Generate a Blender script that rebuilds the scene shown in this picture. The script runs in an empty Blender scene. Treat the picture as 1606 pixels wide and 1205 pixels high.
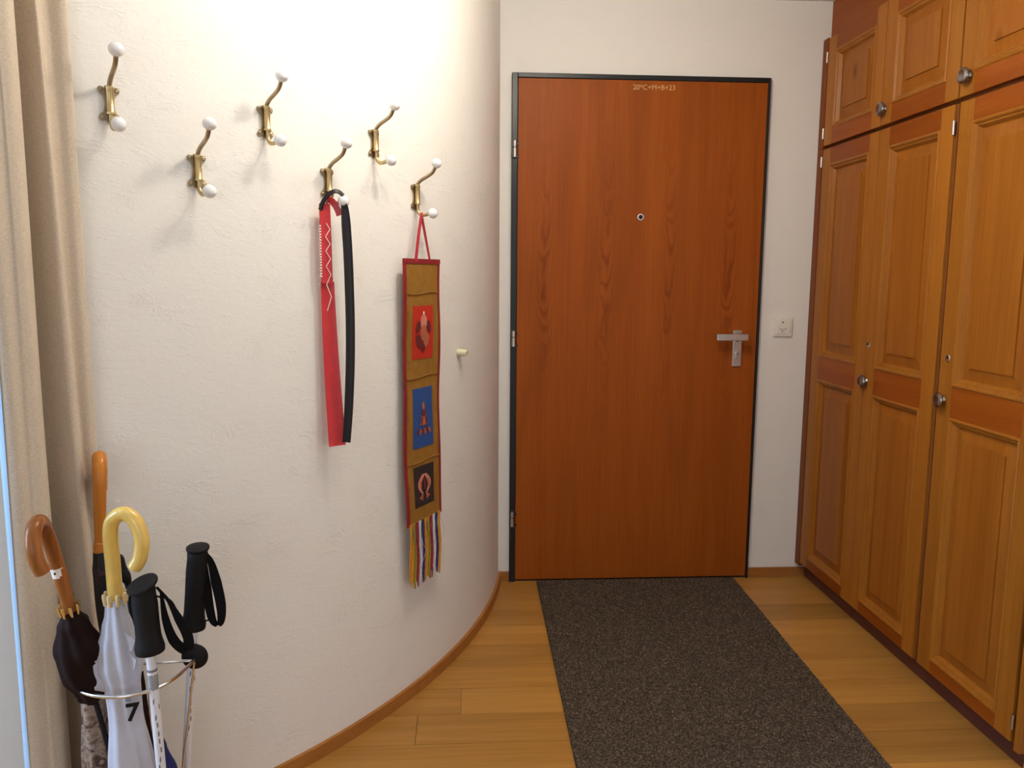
import bpy, bmesh, math, random
from mathutils import Vector, Matrix

# ------------------------------------------------------------------ camera, world, light, exposure
scene = bpy.context.scene
col = scene.collection
PITCH, YAW, ROLL, FPX, CAMH = 0.135272, 0.061663, 0.006451, 1254.19, 1.28122
F_ = Vector((math.sin(YAW)*math.cos(PITCH), math.cos(YAW)*math.cos(PITCH), -math.sin(PITCH)))
R_ = Vector((math.cos(YAW), -math.sin(YAW), 0.0))
U_ = R_.cross(F_)
R2 = math.cos(ROLL)*R_ + math.sin(ROLL)*U_
U2 = -math.sin(ROLL)*R_ + math.cos(ROLL)*U_
cd = bpy.data.cameras.new('camera'); cam = bpy.data.objects.new('camera', cd); col.objects.link(cam)
cd.sensor_fit = 'HORIZONTAL'; cd.sensor_width = 36.0; cd.lens = FPX/1606.0*36.0; cd.clip_start = 0.02
m = Matrix(((R2.x, U2.x, -F_.x, 0), (R2.y, U2.y, -F_.y, 0), (R2.z, U2.z, -F_.z, CAMH), (0, 0, 0, 1)))
cam.matrix_world = m
scene.camera = cam

w = bpy.data.worlds.new('world'); scene.world = w; w.use_nodes = True
w.node_tree.nodes['Background'].inputs[0].default_value = (0.55, 0.72, 1.0, 1)
w.node_tree.nodes['Background'].inputs[1].default_value = 0.6

def area_light(name, loc, rot, sx, sy, energy, color):
    ld = bpy.data.lights.new(name, 'AREA'); ld.shape = 'RECTANGLE'; ld.size = sx; ld.size_y = sy
    ld.energy = energy; ld.color = color
    o = bpy.data.objects.new(name, ld); col.objects.link(o); o.location = loc; o.rotation_euler = rot
    return o
# daylight that comes in through the window of the room to the left
area_light('window_daylight', (-2.60, 0.85, 1.35), (0, math.radians(-90), 0), 1.5, 0.9, 25.0, (0.48, 0.70, 1.0))
# unseen fill light added behind the camera to lift the lower walls
area_light('rear_fill', (-.55, -3.48, 1.45), (math.radians(90), 0, 0), 2.2, 1.6, 9.5, (1.0, 0.95, 0.88))
LAMP_W = 14.2
LAMP_COL = (1.0, 0.915, 0.765)
scene.view_settings.view_transform = 'Standard'; scene.view_settings.look = 'None'
scene.view_settings.gamma = 1.0; scene.view_settings.use_curve_mapping = False
scene.view_settings.exposure = 1.22

random.seed(7)
PI = math.pi
# ------------------------------------------------------------------ node materials
def new_mat(name):
    mt = bpy.data.materials.new(name); mt.use_nodes = True
    nt = mt.node_tree; return mt, nt, nt.nodes['Principled BSDF']
def rgba(c): return (c[0], c[1], c[2], 1.0)
def lk(nt, a, b): nt.links.new(a, b)
def coords(nt, scale, rand=0.0, loc=(0, 0, 0)):
    tc = nt.nodes.new('ShaderNodeTexCoord'); mp = nt.nodes.new('ShaderNodeMapping')
    mp.inputs['Scale'].default_value = scale; mp.inputs['Location'].default_value = loc
    if rand:
        oi = nt.nodes.new('ShaderNodeObjectInfo'); mu = nt.nodes.new('ShaderNodeMath'); mu.operation = 'MULTIPLY'
        mu.inputs[1].default_value = rand; lk(nt, oi.outputs['Random'], mu.inputs[0])
        ad = nt.nodes.new('ShaderNodeVectorMath'); ad.operation = 'ADD'
        lk(nt, tc.outputs['Object'], ad.inputs[0]); lk(nt, mu.outputs[0], ad.inputs[1]); lk(nt, ad.outputs[0], mp.inputs['Vector'])
    else:
        lk(nt, tc.outputs['Object'], mp.inputs['Vector'])
    return mp.outputs['Vector']
def noise(nt, vec, scale, detail=4, rough=.55, dist=0.0):
    n = nt.nodes.new('ShaderNodeTexNoise'); n.inputs['Scale'].default_value = scale
    n.inputs['Detail'].default_value = detail; n.inputs['Roughness'].default_value = rough; n.inputs['Distortion'].default_value = dist
    lk(nt, vec, n.inputs['Vector']); return n.outputs['Fac']
def ramp(nt, fac, stops):
    r = nt.nodes.new('ShaderNodeValToRGB'); e = r.color_ramp.elements
    while len(e) < len(stops): e.new(0.5)
    for k, (p, c) in enumerate(stops): e[k].position = p; e[k].color = rgba(c) if len(c) == 3 else c
    lk(nt, fac, r.inputs['Fac']); return r.outputs['Color']
def math_node(nt, op, a, b=None, c=None):
    n = nt.nodes.new('ShaderNodeMath'); n.operation = op
    for k, v in enumerate((a, b, c)):
        if v is None: continue
        if isinstance(v, (int, float)): n.inputs[k].default_value = v
        else: lk(nt, v, n.inputs[k])
    return n.outputs[0]
def mixc(nt, fac, a, b, mode='MIX'):
    n = nt.nodes.new('ShaderNodeMix'); n.data_type = 'RGBA'; n.blend_type = mode
    for sock, v in ((n.inputs[0], fac), (n.inputs[6], a), (n.inputs[7], b)):
        if isinstance(v, (int, float)): sock.default_value = v
        elif isinstance(v, tuple): sock.default_value = rgba(v)
        else: lk(nt, v, sock)
    return n.outputs[2]
def bump(nt, bsdf, h, strength, dist):
    b = nt.nodes.new('ShaderNodeBump'); b.inputs['Strength'].default_value = strength; b.inputs['Distance'].default_value = dist
    lk(nt, h, b.inputs['Height']); lk(nt, b.outputs[0], bsdf.inputs['Normal'])
def plain(name, c, rough=.5, metal=0.0, var=0.0, spec=.5, coat=0.0):
    mt, nt, b = new_mat(name)
    b.inputs['Roughness'].default_value = rough; b.inputs['Metallic'].default_value = metal
    b.inputs['Specular IOR Level'].default_value = spec; b.inputs['Coat Weight'].default_value = coat
    v = coords(nt, (1, 1, 1)); n = noise(nt, v, 45, 3)
    k = max(var, .04)
    lk(nt, ramp(nt, n, [(.3, tuple(x*(1-k) for x in c)), (.7, tuple(min(1, x*(1+k)) for x in c))]), b.inputs['Base Color'])
    return mt
def wood(name, dark, mid, light, axis, rings=.35, rough=.38, scale=1.0, tone=.12, ringk=22.0, coat=.12, knots=False):
    mt, nt, b = new_mat(name)
    s = [20*scale]*3; s['xyz'.index(axis)] = 1.1*scale
    f = [170*scale]*3; f['xyz'.index(axis)] = 5*scale
    r = [4.6*scale]*3; r['xyz'.index(axis)] = .55*scale
    n1 = noise(nt, coords(nt, tuple(s), 11.3), 1.0, 4, .6, .3)
    n2 = noise(nt, coords(nt, tuple(f), 7.1), 1.0, 3, .6)
    n3 = noise(nt, coords(nt, tuple(r), 5.7), 1.0, 2, .45, .25)
    ring = math_node(nt, 'SINE', math_node(nt, 'MULTIPLY', n3, ringk*2))
    ring = math_node(nt, 'MULTIPLY_ADD', ring, .5, .5)
    ring = math_node(nt, 'POWER', ring, 3.0)
    c = ramp(nt, n1, [(.22, dark), (.5, mid), (.80, light)])
    dk = tuple(x*.62 for x in dark)
    c = mixc(nt, math_node(nt, 'MULTIPLY', ring, rings), c, dk)
    fib = ramp(nt, n2, [(.3, (.78, .74, .70)), (.7, (1.08, 1.08, 1.08))])
    c = mixc(nt, .55, c, fib, 'MULTIPLY')
    if knots:
        kv = [3.0]*3; kv['xyz'.index(axis)] = 1.7
        vo = nt.nodes.new('ShaderNodeTexVoronoi'); vo.inputs['Scale'].default_value = 1.0
        lk(nt, coords(nt, tuple(kv), 3.9), vo.inputs['Vector'])
        c = mixc(nt, 1.0, c, ramp(nt, vo.outputs['Distance'], [(.02, (.42, .33, .26)), (.075, (1, 1, 1))]), 'MULTIPLY')
    if tone:
        oi = nt.nodes.new('ShaderNodeObjectInfo')
        t = math_node(nt, 'MULTIPLY_ADD', oi.outputs['Random'], 2*tone, 1-tone)
        cc = nt.nodes.new('ShaderNodeCombineXYZ')
        for k in range(3): lk(nt, t, cc.inputs[k])
        c = mixc(nt, 1.0, c, cc.outputs[0], 'MULTIPLY')
    lk(nt, c, b.inputs['Base Color'])
    b.inputs['Roughness'].default_value = rough; b.inputs['Coat Weight'].default_value = coat*.4; b.inputs['Coat Roughness'].default_value = .25
    b.inputs['Specular IOR Level'].default_value = .14
    bump(nt, b, n2, .12, .0006)
    return mt
def plaster(name, c, big=True):
    mt, nt, b = new_mat(name)
    b.inputs['Roughness'].default_value = .85; b.inputs['Specular IOR Level'].default_value = .2
    v = coords(nt, (1, 1, 1.9))
    a = noise(nt, v, 5.5, 6, .62, 1.6)
    rid = math_node(nt, 'ABSOLUTE', math_node(nt, 'SUBTRACT', a, .5))
    rid = math_node(nt, 'SUBTRACT', 1.0, math_node(nt, 'MINIMUM', math_node(nt, 'MULTIPLY', rid, 26.0), 1.0))
    patch = noise(nt, coords(nt, (1, 1, 1.4), loc=(3, 1, 2)), 9.0, 3)
    patch = ramp(nt, patch, [(.51, (0, 0, 0)), (.66, (1, 1, 1))])
    rid = math_node(nt, 'MULTIPLY', rid, patch)
    fine = noise(nt, coords(nt, (1, 1, 2.2)), 38, 5, .65, .8)
    sp = noise(nt, coords(nt, (1, 1, 2.6), loc=(5, 5, 5)), 62, 2)
    spk = ramp(nt, sp, [(.66, (0, 0, 0)), (.74, (1, 1, 1))])
    h = math_node(nt, 'ADD', math_node(nt, 'MULTIPLY', rid, .34 if big else .12), math_node(nt, 'MULTIPLY', fine, .42))
    h = math_node(nt, 'ADD', h, math_node(nt, 'MULTIPLY', spk, .30 if big else .08))
    lk(nt, ramp(nt, patch, [(0, c), (1, tuple(x*.985 for x in c))]), b.inputs['Base Color'])
    bump(nt, b, h, .60 if big else .30, .0030)
    return mt

M = {}
M['plaster'] = plaster('rough_white_plaster', (.84, .82, .78))
M['paint'] = plaster('white_wall_paint', (.80, .775, .74), False)
M['ceiling'] = plain('ceiling_paint', (.78, .77, .74), .9)
M['skirting'] = wood('beech_skirting', (.34, .135, .030), (.39, .16, .038), (.43, .185, .047), 'x', .08, .4)
M['oak'] = wood('floor_plank_wood', (.385, .182, .037), (.47, .23, .054), (.535, .278, .072), 'x', .18, .36, .9, .19, 9.0, .25)
M['subfloor'] = plain('floor_joint', (.16, .075, .025), .8)
M['veneer'] = wood('door_veneer', (.285, .065, .0060), (.32, .077, .0075), (.355, .090, .0095), 'z', .26, .45, .8, 0, 13.0, .0)
def flames(mt, x0, period):
    nt = mt.node_tree; b = nt.nodes['Principled BSDF']
    src = b.inputs['Base Color'].links[0].from_socket
    tc = nt.nodes.new('ShaderNodeTexCoord'); sp = nt.nodes.new('ShaderNodeSeparateXYZ'); lk(nt, tc.outputs['Object'], sp.inputs[0])
    q = math_node(nt, 'MULTIPLY_ADD', sp.outputs[0], 1/period, -x0/period+.5)
    leaf = math_node(nt, 'FLOOR', q)
    u = math_node(nt, 'MULTIPLY', math_node(nt, 'SUBTRACT', math_node(nt, 'FRACT', q), .5), period)
    n = noise(nt, coords(nt, (7, 7, 3.2)), 1.0, 3, .55)
    u = math_node(nt, 'ADD', u, math_node(nt, 'MULTIPLY', math_node(nt, 'SUBTRACT', n, .5), .05))
    u2 = math_node(nt, 'POWER', math_node(nt, 'ABSOLUTE', math_node(nt, 'DIVIDE', u, .030)), 2.0)
    zz_ = math_node(nt, 'ADD', math_node(nt, 'MULTIPLY', sp.outputs[2], 11.0), math_node(nt, 'MULTIPLY', leaf, 3.37))
    zz_ = math_node(nt, 'ADD', zz_, math_node(nt, 'MULTIPLY', n, 9.0))
    f = math_node(nt, 'SINE', math_node(nt, 'MULTIPLY', math_node(nt, 'SUBTRACT', zz_, math_node(nt, 'MULTIPLY', u2, 1.6)), 4.2))
    f = math_node(nt, 'POWER', math_node(nt, 'MULTIPLY_ADD', f, .5, .5), 1.8)
    env = math_node(nt, 'POWER', 2.718, math_node(nt, 'MULTIPLY', u2, -1.1))
    zm = math_node(nt, 'DIVIDE', math_node(nt, 'SUBTRACT', sp.outputs[2], 1.28), .42)
    zm = math_node(nt, 'POWER', 2.718, math_node(nt, 'MULTIPLY', math_node(nt, 'MULTIPLY', zm, zm), -1.0))
    k = math_node(nt, 'MULTIPLY', math_node(nt, 'MULTIPLY', f, env), math_node(nt, 'MULTIPLY', zm, .62))
    c = mixc(nt, k, src, (.155, .026, .003))
    lk(nt, c, b.inputs['Base Color'])
flames(M['veneer'], -.375, .2515)
M['pine_z'] = wood('pine_upright_grain', (.31, .104, .011), (.36, .129, .0155), (.41, .157, .021), 'z', .14, .38, 1.0, .08, 9.0, .12)
M['pine_y'] = wood('pine_cross_grain', (.245, .056, .005), (.285, .069, .0065), (.33, .088, .009), 'y', .14, .38, 1.0, .08, 9.0, .12)
M['pine_panel'] = wood('pine_panel_grain', (.285, .087, .009), (.335, .111, .013), (.39, .140, .018), 'z', .20, .38, .9, .07, 10.0, .12, True)
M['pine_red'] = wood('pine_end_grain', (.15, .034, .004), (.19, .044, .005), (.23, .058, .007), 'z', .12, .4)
M['plinth'] = wood('dark_plinth', (.10, .036, .024), (.13, .046, .032), (.16, .056, .040), 'y', .1, .5)
M['carcass'] = wood('carcass_wood', (.22, .07, .02), (.26, .085, .025), (.30, .10, .03), 'z', .1, .5)
M['frame'] = plain('black_steel_frame', (.010, .011, .012), .34, .0, spec=.35)
M['steel'] = plain('brushed_steel', (.62, .60, .57), .33, 1.0)
M['chrome'] = plain('chrome_wire', (.78, .78, .78), .16, 1.0)
M['pewter'] = plain('pewter_knob', (.36, .34, .33), .26, 1.0)
M['brass'] = plain('aged_brass', (.58, .44, .22), .40, 1.0, .22)
M['bronze'] = plain('darkened_brass', (.40, .32, .21), .42, 1.0, .22)
M['porcelain'] = plain('white_porcelain', (.86, .86, .87), .12, 0, .0, .6, .4)
M['black'] = plain('black_rubber', (.0055, .005, .0055), .6, spec=.25)
M['dark_hole'] = plain('dark_hole', (.01, .008, .006), .9)
M['strap'] = plain('black_webbing', (.005, .0045, .005), .85, spec=.15)
M['blackleather'] = plain('black_leather', (.012, .009, .011), .42, spec=.35)
M['redleather'] = plain('red_leather', (.60, .028, .035), .38, 0, .08)
M['whitestitch'] = plain('white_stitching', (.85, .80, .72), .6)
M['switchwhite'] = plain('white_plastic', (.80, .76, .70), .4)
M['cream'] = plain('cream_plastic', (.66, .62, .42), .45)
M['yellow'] = plain('yellow_handle_plastic', (.80, .54, .13), .28, 0, .05, .5, .3)
M['creamtip'] = plain('cream_tips', (.74, .58, .30), .35)
M['gold'] = plain('gold_tips', (.80, .62, .30), .22, 1.0)
M['whitecloth'] = plain('white_umbrella_nylon', (.53, .54, .62), .55)
M['browncloth'] = plain('dark_brown_umbrella_cloth', (.014, .005, .0045), .75, spec=.15)
M['blackcloth'] = plain('black_umbrella_cloth', (.008, .006, .006), .75, spec=.15)
M['bluecloth'] = plain('dark_blue_umbrella_cloth', (.008, .016, .12), .55)
M['brownwood'] = wood('brown_bent_wood', (.24, .075, .018), (.33, .115, .03), (.42, .16, .045), 'z', .35, .25, 2.0, 0, 14, .5)
M['orangewood'] = wood('orange_bent_wood', (.46, .16, .022), (.56, .20, .03), (.62, .24, .04), 'z', .12, .25, 2.0, 0, 10, .5)
M['ochre'] = plain('ochre_silk', (.30, .145, .026), .42, 0, .15)
M['maroon'] = plain('maroon_binding', (.25, .014, .018), .6)
M['crimson'] = plain('crimson_ribbon', (.46, .03, .05), .55)
M['redsilk'] = plain('red_silk', (.52, .028, .016), .5)
M['bluesilk'] = plain('blue_silk', (.020, .075, .26), .5)
M['blacksilk'] = plain('black_silk', (.03, .022, .025), .5)
M['pinkthread'] = plain('salmon_thread', (.62, .22, .16), .6)
M['darkthread'] = plain('dark_maroon_thread', (.14, .02, .02), .6)
M['rustthread'] = plain('rust_thread', (.42, .12, .06), .6)
M['t_yellow'] = plain('yellow_fringe', (.58, .25, .02), .7)
M['t_olive'] = plain('olive_fringe', (.30, .22, .02), .7)
M['t_red'] = plain('dark_red_fringe', (.28, .02, .03), .7)
M['t_white'] = plain('white_fringe', (.60, .56, .62), .7)
M['t_navy'] = plain('navy_fringe', (.03, .025, .12), .7)
M['polewhite'] = plain('white_pole_lacquer', (.78, .80, .86), .3)
M['greyprint'] = plain('grey_print', (.22, .20, .24), .5)
M['letter'] = plain('pale_sticker_lettering', (.62, .38, .16), .6)
M['winwhite'] = plain('window_frame_white', (.8, .8, .8), .4)
# floral cloth
mt, nt, b = new_mat('floral_umbrella_cloth'); b.inputs['Roughness'].default_value = .6
vv = coords(nt, (1, 1, 1)); nn = noise(nt, vv, 42, 3, .5, 1.2)
lk(nt, ramp(nt, nn, [(.36, (.07, .035, .025)), (.46, (.22, .15, .11)), (.56, (.38, .29, .23)), (.66, (.16, .10, .08))]), b.inputs['Base Color']); M['floral'] = mt
mt, nt, b = new_mat('dark_floral_umbrella_cloth'); b.inputs['Roughness'].default_value = .6
vv = coords(nt, (1, 1, 1)); nn = noise(nt, vv, 30, 2, .5, 1.0)
lk(nt, ramp(nt, nn, [(.40, (.005, .004, .004)), (.60, (.007, .005, .005)), (.66, (.06, .012, .018)), (.72, (.010, .03, .02))]), b.inputs['Base Color']); M['darkfloral'] = mt
# curtain
mt, nt, b = new_mat('cream_curtain_cloth'); b.inputs['Roughness'].default_value = .9; b.inputs['Specular IOR Level'].default_value = .1
vv = coords(nt, (260, 260, 300)); nn = noise(nt, vv, 1.0, 2)
lk(nt, ramp(nt, nn, [(.3, (.545, .455, .355)), (.7, (.65, .55, .43))]), b.inputs['Base Color'])
b.inputs['Sheen Weight'].default_value = .15
bump(nt, b, nn, .25, .0006); M['curtain'] = mt
M['edge_daylight'] = plain('painted_daylight_blue', (.42, .62, .86), .8)  # daylight on the curtain's left edge, painted in as pale blue
# doormat runner
mt, nt, b = new_mat('brown_grey_loop_pile'); b.inputs['Roughness'].default_value = .95; b.inputs['Specular IOR Level'].default_value = .1
vo = nt.nodes.new('ShaderNodeTexVoronoi'); vo.inputs['Scale'].default_value = 300; lk(nt, coords(nt, (1, 1, .3)), vo.inputs['Vector'])
sx = nt.nodes.new('ShaderNodeSeparateColor'); lk(nt, vo.outputs['Color'], sx.inputs[0])
lk(nt, ramp(nt, sx.outputs[0], [(.0, (.030, .021, .014)), (.5, (.068, .049, .035)), (.85, (.112, .083, .061)), (1.0, (.20, .15, .11))]), b.inputs['Base Color'])
M['rug'] = mt

# ------------------------------------------------------------------ mesh helpers
class MB:
    def __init__(s): s.v = []; s.f = []
    def add(s, vs, fs):
        o = len(s.v); s.v += [tuple(p) for p in vs]; s.f += [tuple(i+o for i in f) for f in fs]; return s
    def box(s, a, b):
        (x0, y0, z0), (x1, y1, z1) = a, b
        x0, x1 = min(x0, x1), max(x0, x1); y0, y1 = min(y0, y1), max(y0, y1); z0, z1 = min(z0, z1), max(z0, z1)
        return s.add([(x0,y0,z0),(x1,y0,z0),(x1,y1,z0),(x0,y1,z0),(x0,y0,z1),(x1,y0,z1),(x1,y1,z1),(x0,y1,z1)],
                     [(3,2,1,0),(4,5,6,7),(0,1,5,4),(1,2,6,5),(2,3,7,6),(3,0,4,7)])
    def tube(s, pts, rad, seg=10, cap=True, squash=None):
        pts = [Vector(p) for p in pts]; n = len(pts)
        if not isinstance(rad, (list, tuple)): rad = [rad]*n
        T = []
        for i in range(n):
            t = pts[min(i+1, n-1)]-pts[max(i-1, 0)]; T.append(t.normalized() if t.length > 1e-9 else Vector((0, 0, 1)))
        ref = Vector((1, 0, 0)) if abs(T[0].x) < .8 else Vector((0, 1, 0))
        N = (ref-T[0]*ref.dot(T[0])).normalized(); vs = []
        for i in range(n):
            N = (N-T[i]*N.dot(T[i])).normalized(); B = T[i].cross(N)
            for k in range(seg):
                a = 2*PI*k/seg; vs.append(pts[i]+(N*math.cos(a)+B*math.sin(a))*rad[i])
        fs = [(i*seg+k, i*seg+(k+1) % seg, (i+1)*seg+(k+1) % seg, (i+1)*seg+k) for i in range(n-1) for k in range(seg)]
        if cap: fs += [tuple(range(seg))[::-1], tuple(range((n-1)*seg, n*seg))]
        return s.add(vs, fs)
    def lathe(s, prof, seg=20, org=(0, 0, 0), axis=(0, 0, 1)):
        ax = Vector(axis).normalized(); r = Vector((1, 0, 0)) if abs(ax.x) < .8 else Vector((0, 1, 0))
        N = (r-ax*r.dot(ax)).normalized(); B = ax.cross(N); o = Vector(org); vs = []
        for (rr, h) in prof:
            for k in range(seg):
                a = 2*PI*k/seg; vs.append(o+ax*h+(N*math.cos(a)+B*math.sin(a))*max(rr, 1e-5))
        n = len(prof)
        fs = [(i*seg+k, i*seg+(k+1) % seg, (i+1)*seg+(k+1) % seg, (i+1)*seg+k) for i in range(n-1) for k in range(seg)]
        fs += [tuple(range(seg))[::-1], tuple(range((n-1)*seg, n*seg))]
        return s.add(vs, fs)
    def ball(s, c, r, axis=(0, 0, 1), stretch=1.0, seg=20, n=12):
        return s.lathe([(r*math.sin(PI*i/n), -r*stretch*math.cos(PI*i/n)) for i in range(n+1)], seg, c, axis)
    def prism(s, outline, o, u, v, wv, depth):
        o, u, v, wv = Vector(o), Vector(u), Vector(v), Vector(wv); n = len(outline)
        vs = [o+u*p[0]+v*p[1] for p in outline]+[o+u*p[0]+v*p[1]+wv*depth for p in outline]
        fs = [tuple(range(n))[::-1], tuple(range(n, 2*n))]+[(i, (i+1) % n, n+(i+1) % n, n+i) for i in range(n)]
        return s.add(vs, fs)
    def ribbon(s, pts, widths, wdir, thick, curve=0.0, nseg=1):
        # band along pts, wide along wdir (vector or list), with thickness; curve bends the cross-section
        pts = [Vector(p) for p in pts]; n = len(pts)
        if not isinstance(widths, (list, tuple)): widths = [widths]*n
        wd = wdir if isinstance(wdir, list) else [wdir]*n
        m_ = nseg+1; vs = []
        for i in range(n):
            t = (pts[min(i+1, n-1)]-pts[max(i-1, 0)]).normalized(); a = Vector(wd[i]); a = (a-t*a.dot(t)).normalized(); nn_ = t.cross(a)
            for side in (0, 1):
                for k in range(m_):
                    q = k/nseg*2-1
                    vs.append(pts[i]+a*widths[i]*.5*q+nn_*(curve*widths[i]*(q*q-1)+thick*(side-.5)))
        W = 2*m_; fs = []
        for i in range(n-1):
            a0, b0 = i*W, (i+1)*W
            for k in range(nseg):
                fs.append((a0+k, b0+k, b0+k+1, a0+k+1)); fs.append((a0+m_+k+1, b0+m_+k+1, b0+m_+k, a0+m_+k))
            fs.append((a0, a0+m_, b0+m_, b0)); fs.append((a0+nseg, b0+nseg, b0+m_+nseg, a0+m_+nseg))
        for i in (0, n-1):
            a0 = i*W
            for k in range(nseg): fs.append((a0+k, a0+k+1, a0+m_+k+1, a0+m_+k))
        return s.add(vs, fs)
    def build(s, name, mat, parent=None, smooth=False, bevel=0.0, label=None, fix=True):
        me = bpy.data.meshes.new(name); me.from_pydata(s.v, [], s.f)
        if fix or bevel:
            bm = bmesh.new(); bm.from_mesh(me)
            bmesh.ops.recalc_face_normals(bm, faces=bm.faces)
            if bevel:
                es = [e for e in bm.edges if len(e.link_faces) == 2 and e.calc_face_angle(0) > .5]
                bmesh.ops.bevel(bm, geom=es, offset=bevel, segments=2, affect='EDGES', profile=.6)
            bm.to_mesh(me); bm.free()
        me.materials.append(M[mat])
        o = bpy.data.objects.new(name, me); col.objects.link(o)
        if parent: o.parent = parent
        if smooth:
            me.polygons.foreach_set('use_smooth', [True]*len(me.polygons))
            try: me.set_sharp_from_angle(angle=math.radians(40))
            except Exception: pass
        if label: o['label'] = label
        return o
def thing(name, label, cat, loc=(0, 0, 0), rz=0.0, group=None):
    o = bpy.data.objects.new(name, None); col.objects.link(o); o.empty_display_size = .05
    o.location = loc; o.rotation_euler = (0, 0, rz); o['label'] = label; o['category'] = cat
    if group: o['group'] = group
    return o
def struct(o, label=None):
    o['kind'] = 'structure'
    if label: o['label'] = label
    return o
def catmull(P, n=8, closed=False):
    P = [Vector(p) for p in P]; out = []; L = len(P)
    for i in range(L if closed else L-1):
        p0 = P[(i-1) % L] if closed or i > 0 else P[0]*2-P[1]
        p1, p2 = P[i], P[(i+1) % L]
        p3 = P[(i+2) % L] if closed or i+2 < L else P[-1]*2-P[-2]
        for k in range(n):
            t = k/n
            out.append(.5*((2*p1)+(p2-p0)*t+(2*p0-5*p1+4*p2-p3)*t*t+(3*p1-p0-3*p2+p3)*t**3))
    if not closed: out.append(P[-1])
    return out
def lerp(a, b, t): return Vector(a)*(1-t)+Vector(b)*t
def text_mesh(txt, name, mat, parent, mtx, size, depth=.0006, bold=0.0):
    cu = bpy.data.curves.new('lettering', 'FONT'); cu.body = txt; cu.size = size; cu.align_x = 'CENTER'; cu.align_y = 'CENTER'; cu.extrude = depth; cu.offset = bold
    tmp = bpy.data.objects.new('lettering_tmp', cu); col.objects.link(tmp)
    dg = bpy.context.evaluated_depsgraph_get(); me = bpy.data.meshes.new_from_object(tmp.evaluated_get(dg))
    bpy.data.objects.remove(tmp); bpy.data.curves.remove(cu)
    me.name = name; me.transform(mtx); me.materials.clear(); me.materials.append(M[mat])
    o = bpy.data.objects.new(name, me); col.objects.link(o); o.parent = parent
    return o

# ------------------------------------------------------------------ the setting
D = 3.2415            # plane of the wall with the entrance door
CEIL = 2.357
XW = 1.455            # plane of the right wall next to the wardrobe
CX, CY, RW = -1.98588, 3.43726, 2.14111     # axis and radius of the curved wall
def cyl(a_deg, off=0.0, side=0.0, z=0.0):
    a = math.radians(a_deg); n = (math.cos(a), math.sin(a)); t = (-math.sin(a), math.cos(a))
    return Vector((CX+n[0]*(RW+off)+t[0]*side, CY+n[1]*(RW+off)+t[1]*side, z))
# floor with its planks
fl = struct(MB().box((-2.62, -3.5, -.05), (2.1, D, -.006)).build('floor', 'subfloor'))
PW = .148; y = 2.352-PW*40; r = 0
rows = []
while y < D-.01: rows.append(y); y += PW
plank_cache = {}
for r, y0 in enumerate(rows):
    y1 = min(y0+PW, D)
    x = -2.62-random.uniform(0, .9)
    if abs(y0-1.908) < .01: x = -2.25
    while x < 1.62:
        L = random.choice((1.2, 1.5, 1.9)); x1 = min(x+L, 1.62); xa = max(x, -2.62)
        if x1-xa > .02:
            dz = -.0004*random.random()
            MB().box((xa+.0006, y0+.0007, -.006), (x1-.0006, y1-.0007, dz)).build('plank', 'oak', fl, bevel=.0008)
        x = x1 if L else x1
# ceiling
struct(MB().box((-2.62, -3.5, CEIL), (2.1, D, CEIL+.08)).build('ceiling', 'ceiling'))
# wall with the door (opening left for the door)
wb = MB().box((-.40, D, -.05), (.195, D+.16, CEIL+.08)).box((1.213, D, -.05), (2.1, D+.16, CEIL+.08)).box((.195, D, 2.055), (1.213, D+.16, CEIL+.08))
struct(wb.build('wall_back', 'paint'))
struct(MB().box((XW, -3.5, -.05), (2.1, 1.835, CEIL+.08)).build('wall_right', 'paint'))
struct(MB().box((-2.62, -3.62, -.05), (-1.70, -3.5, CEIL+.08)).box((.60, -3.62, -.05), (2.1, -3.5, CEIL+.08)).box((-1.70, -3.62, -.05), (.60, -3.5, .60)).box((-1.70, -3.62, 2.28), (.60, -3.5, CEIL+.08)).build('wall_rear', 'paint'))
# curved wall
def arc_solid(a0, a1, n, r0, r1, z0, z1):
    mb = MB(); vs = []
    for i in range(n+1):
        a = math.radians(a0+(a1-a0)*i/n); c, s = math.cos(a), math.sin(a)
        for rr, zz in ((r1, z0), (r1, z1), (r0, z1), (r0, z0)): vs.append((CX+c*rr, CY+s*rr, zz))
    fs = []
    for i in range(n):
        for k in range(4): fs.append((4*i+k, 4*i+4+k, 4*i+4+(k+1) % 4, 4*i+(k+1) % 4))
    fs += [(0, 1, 2, 3), (4*n+3, 4*n+2, 4*n+1, 4*n)]
    return mb.add(vs, fs)
struct(arc_solid(-107, -4.9, 200, RW-.12, RW, -.05, CEIL+.08).build('wall_curved', 'plaster', smooth=True))
struct(arc_solid(-107, -5.25, 200, RW-.002, RW+.011, 0.0, .038).build('baseboard_curved', 'skirting', smooth=True))
struct(MB().box((.150, D-.011, 0), (.192, D, .040)).build('baseboard_back', 'skirting', bevel=.002))
struct(MB().box((1.219, D-.011, 0), (1.470, D, .040)).build('baseboard_door_side', 'skirting', bevel=.002))
struct(MB().box((XW-.011, -3.5, 0), (XW, 1.833, .040)).build('baseboard_right', 'skirting', bevel=.002))
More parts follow.
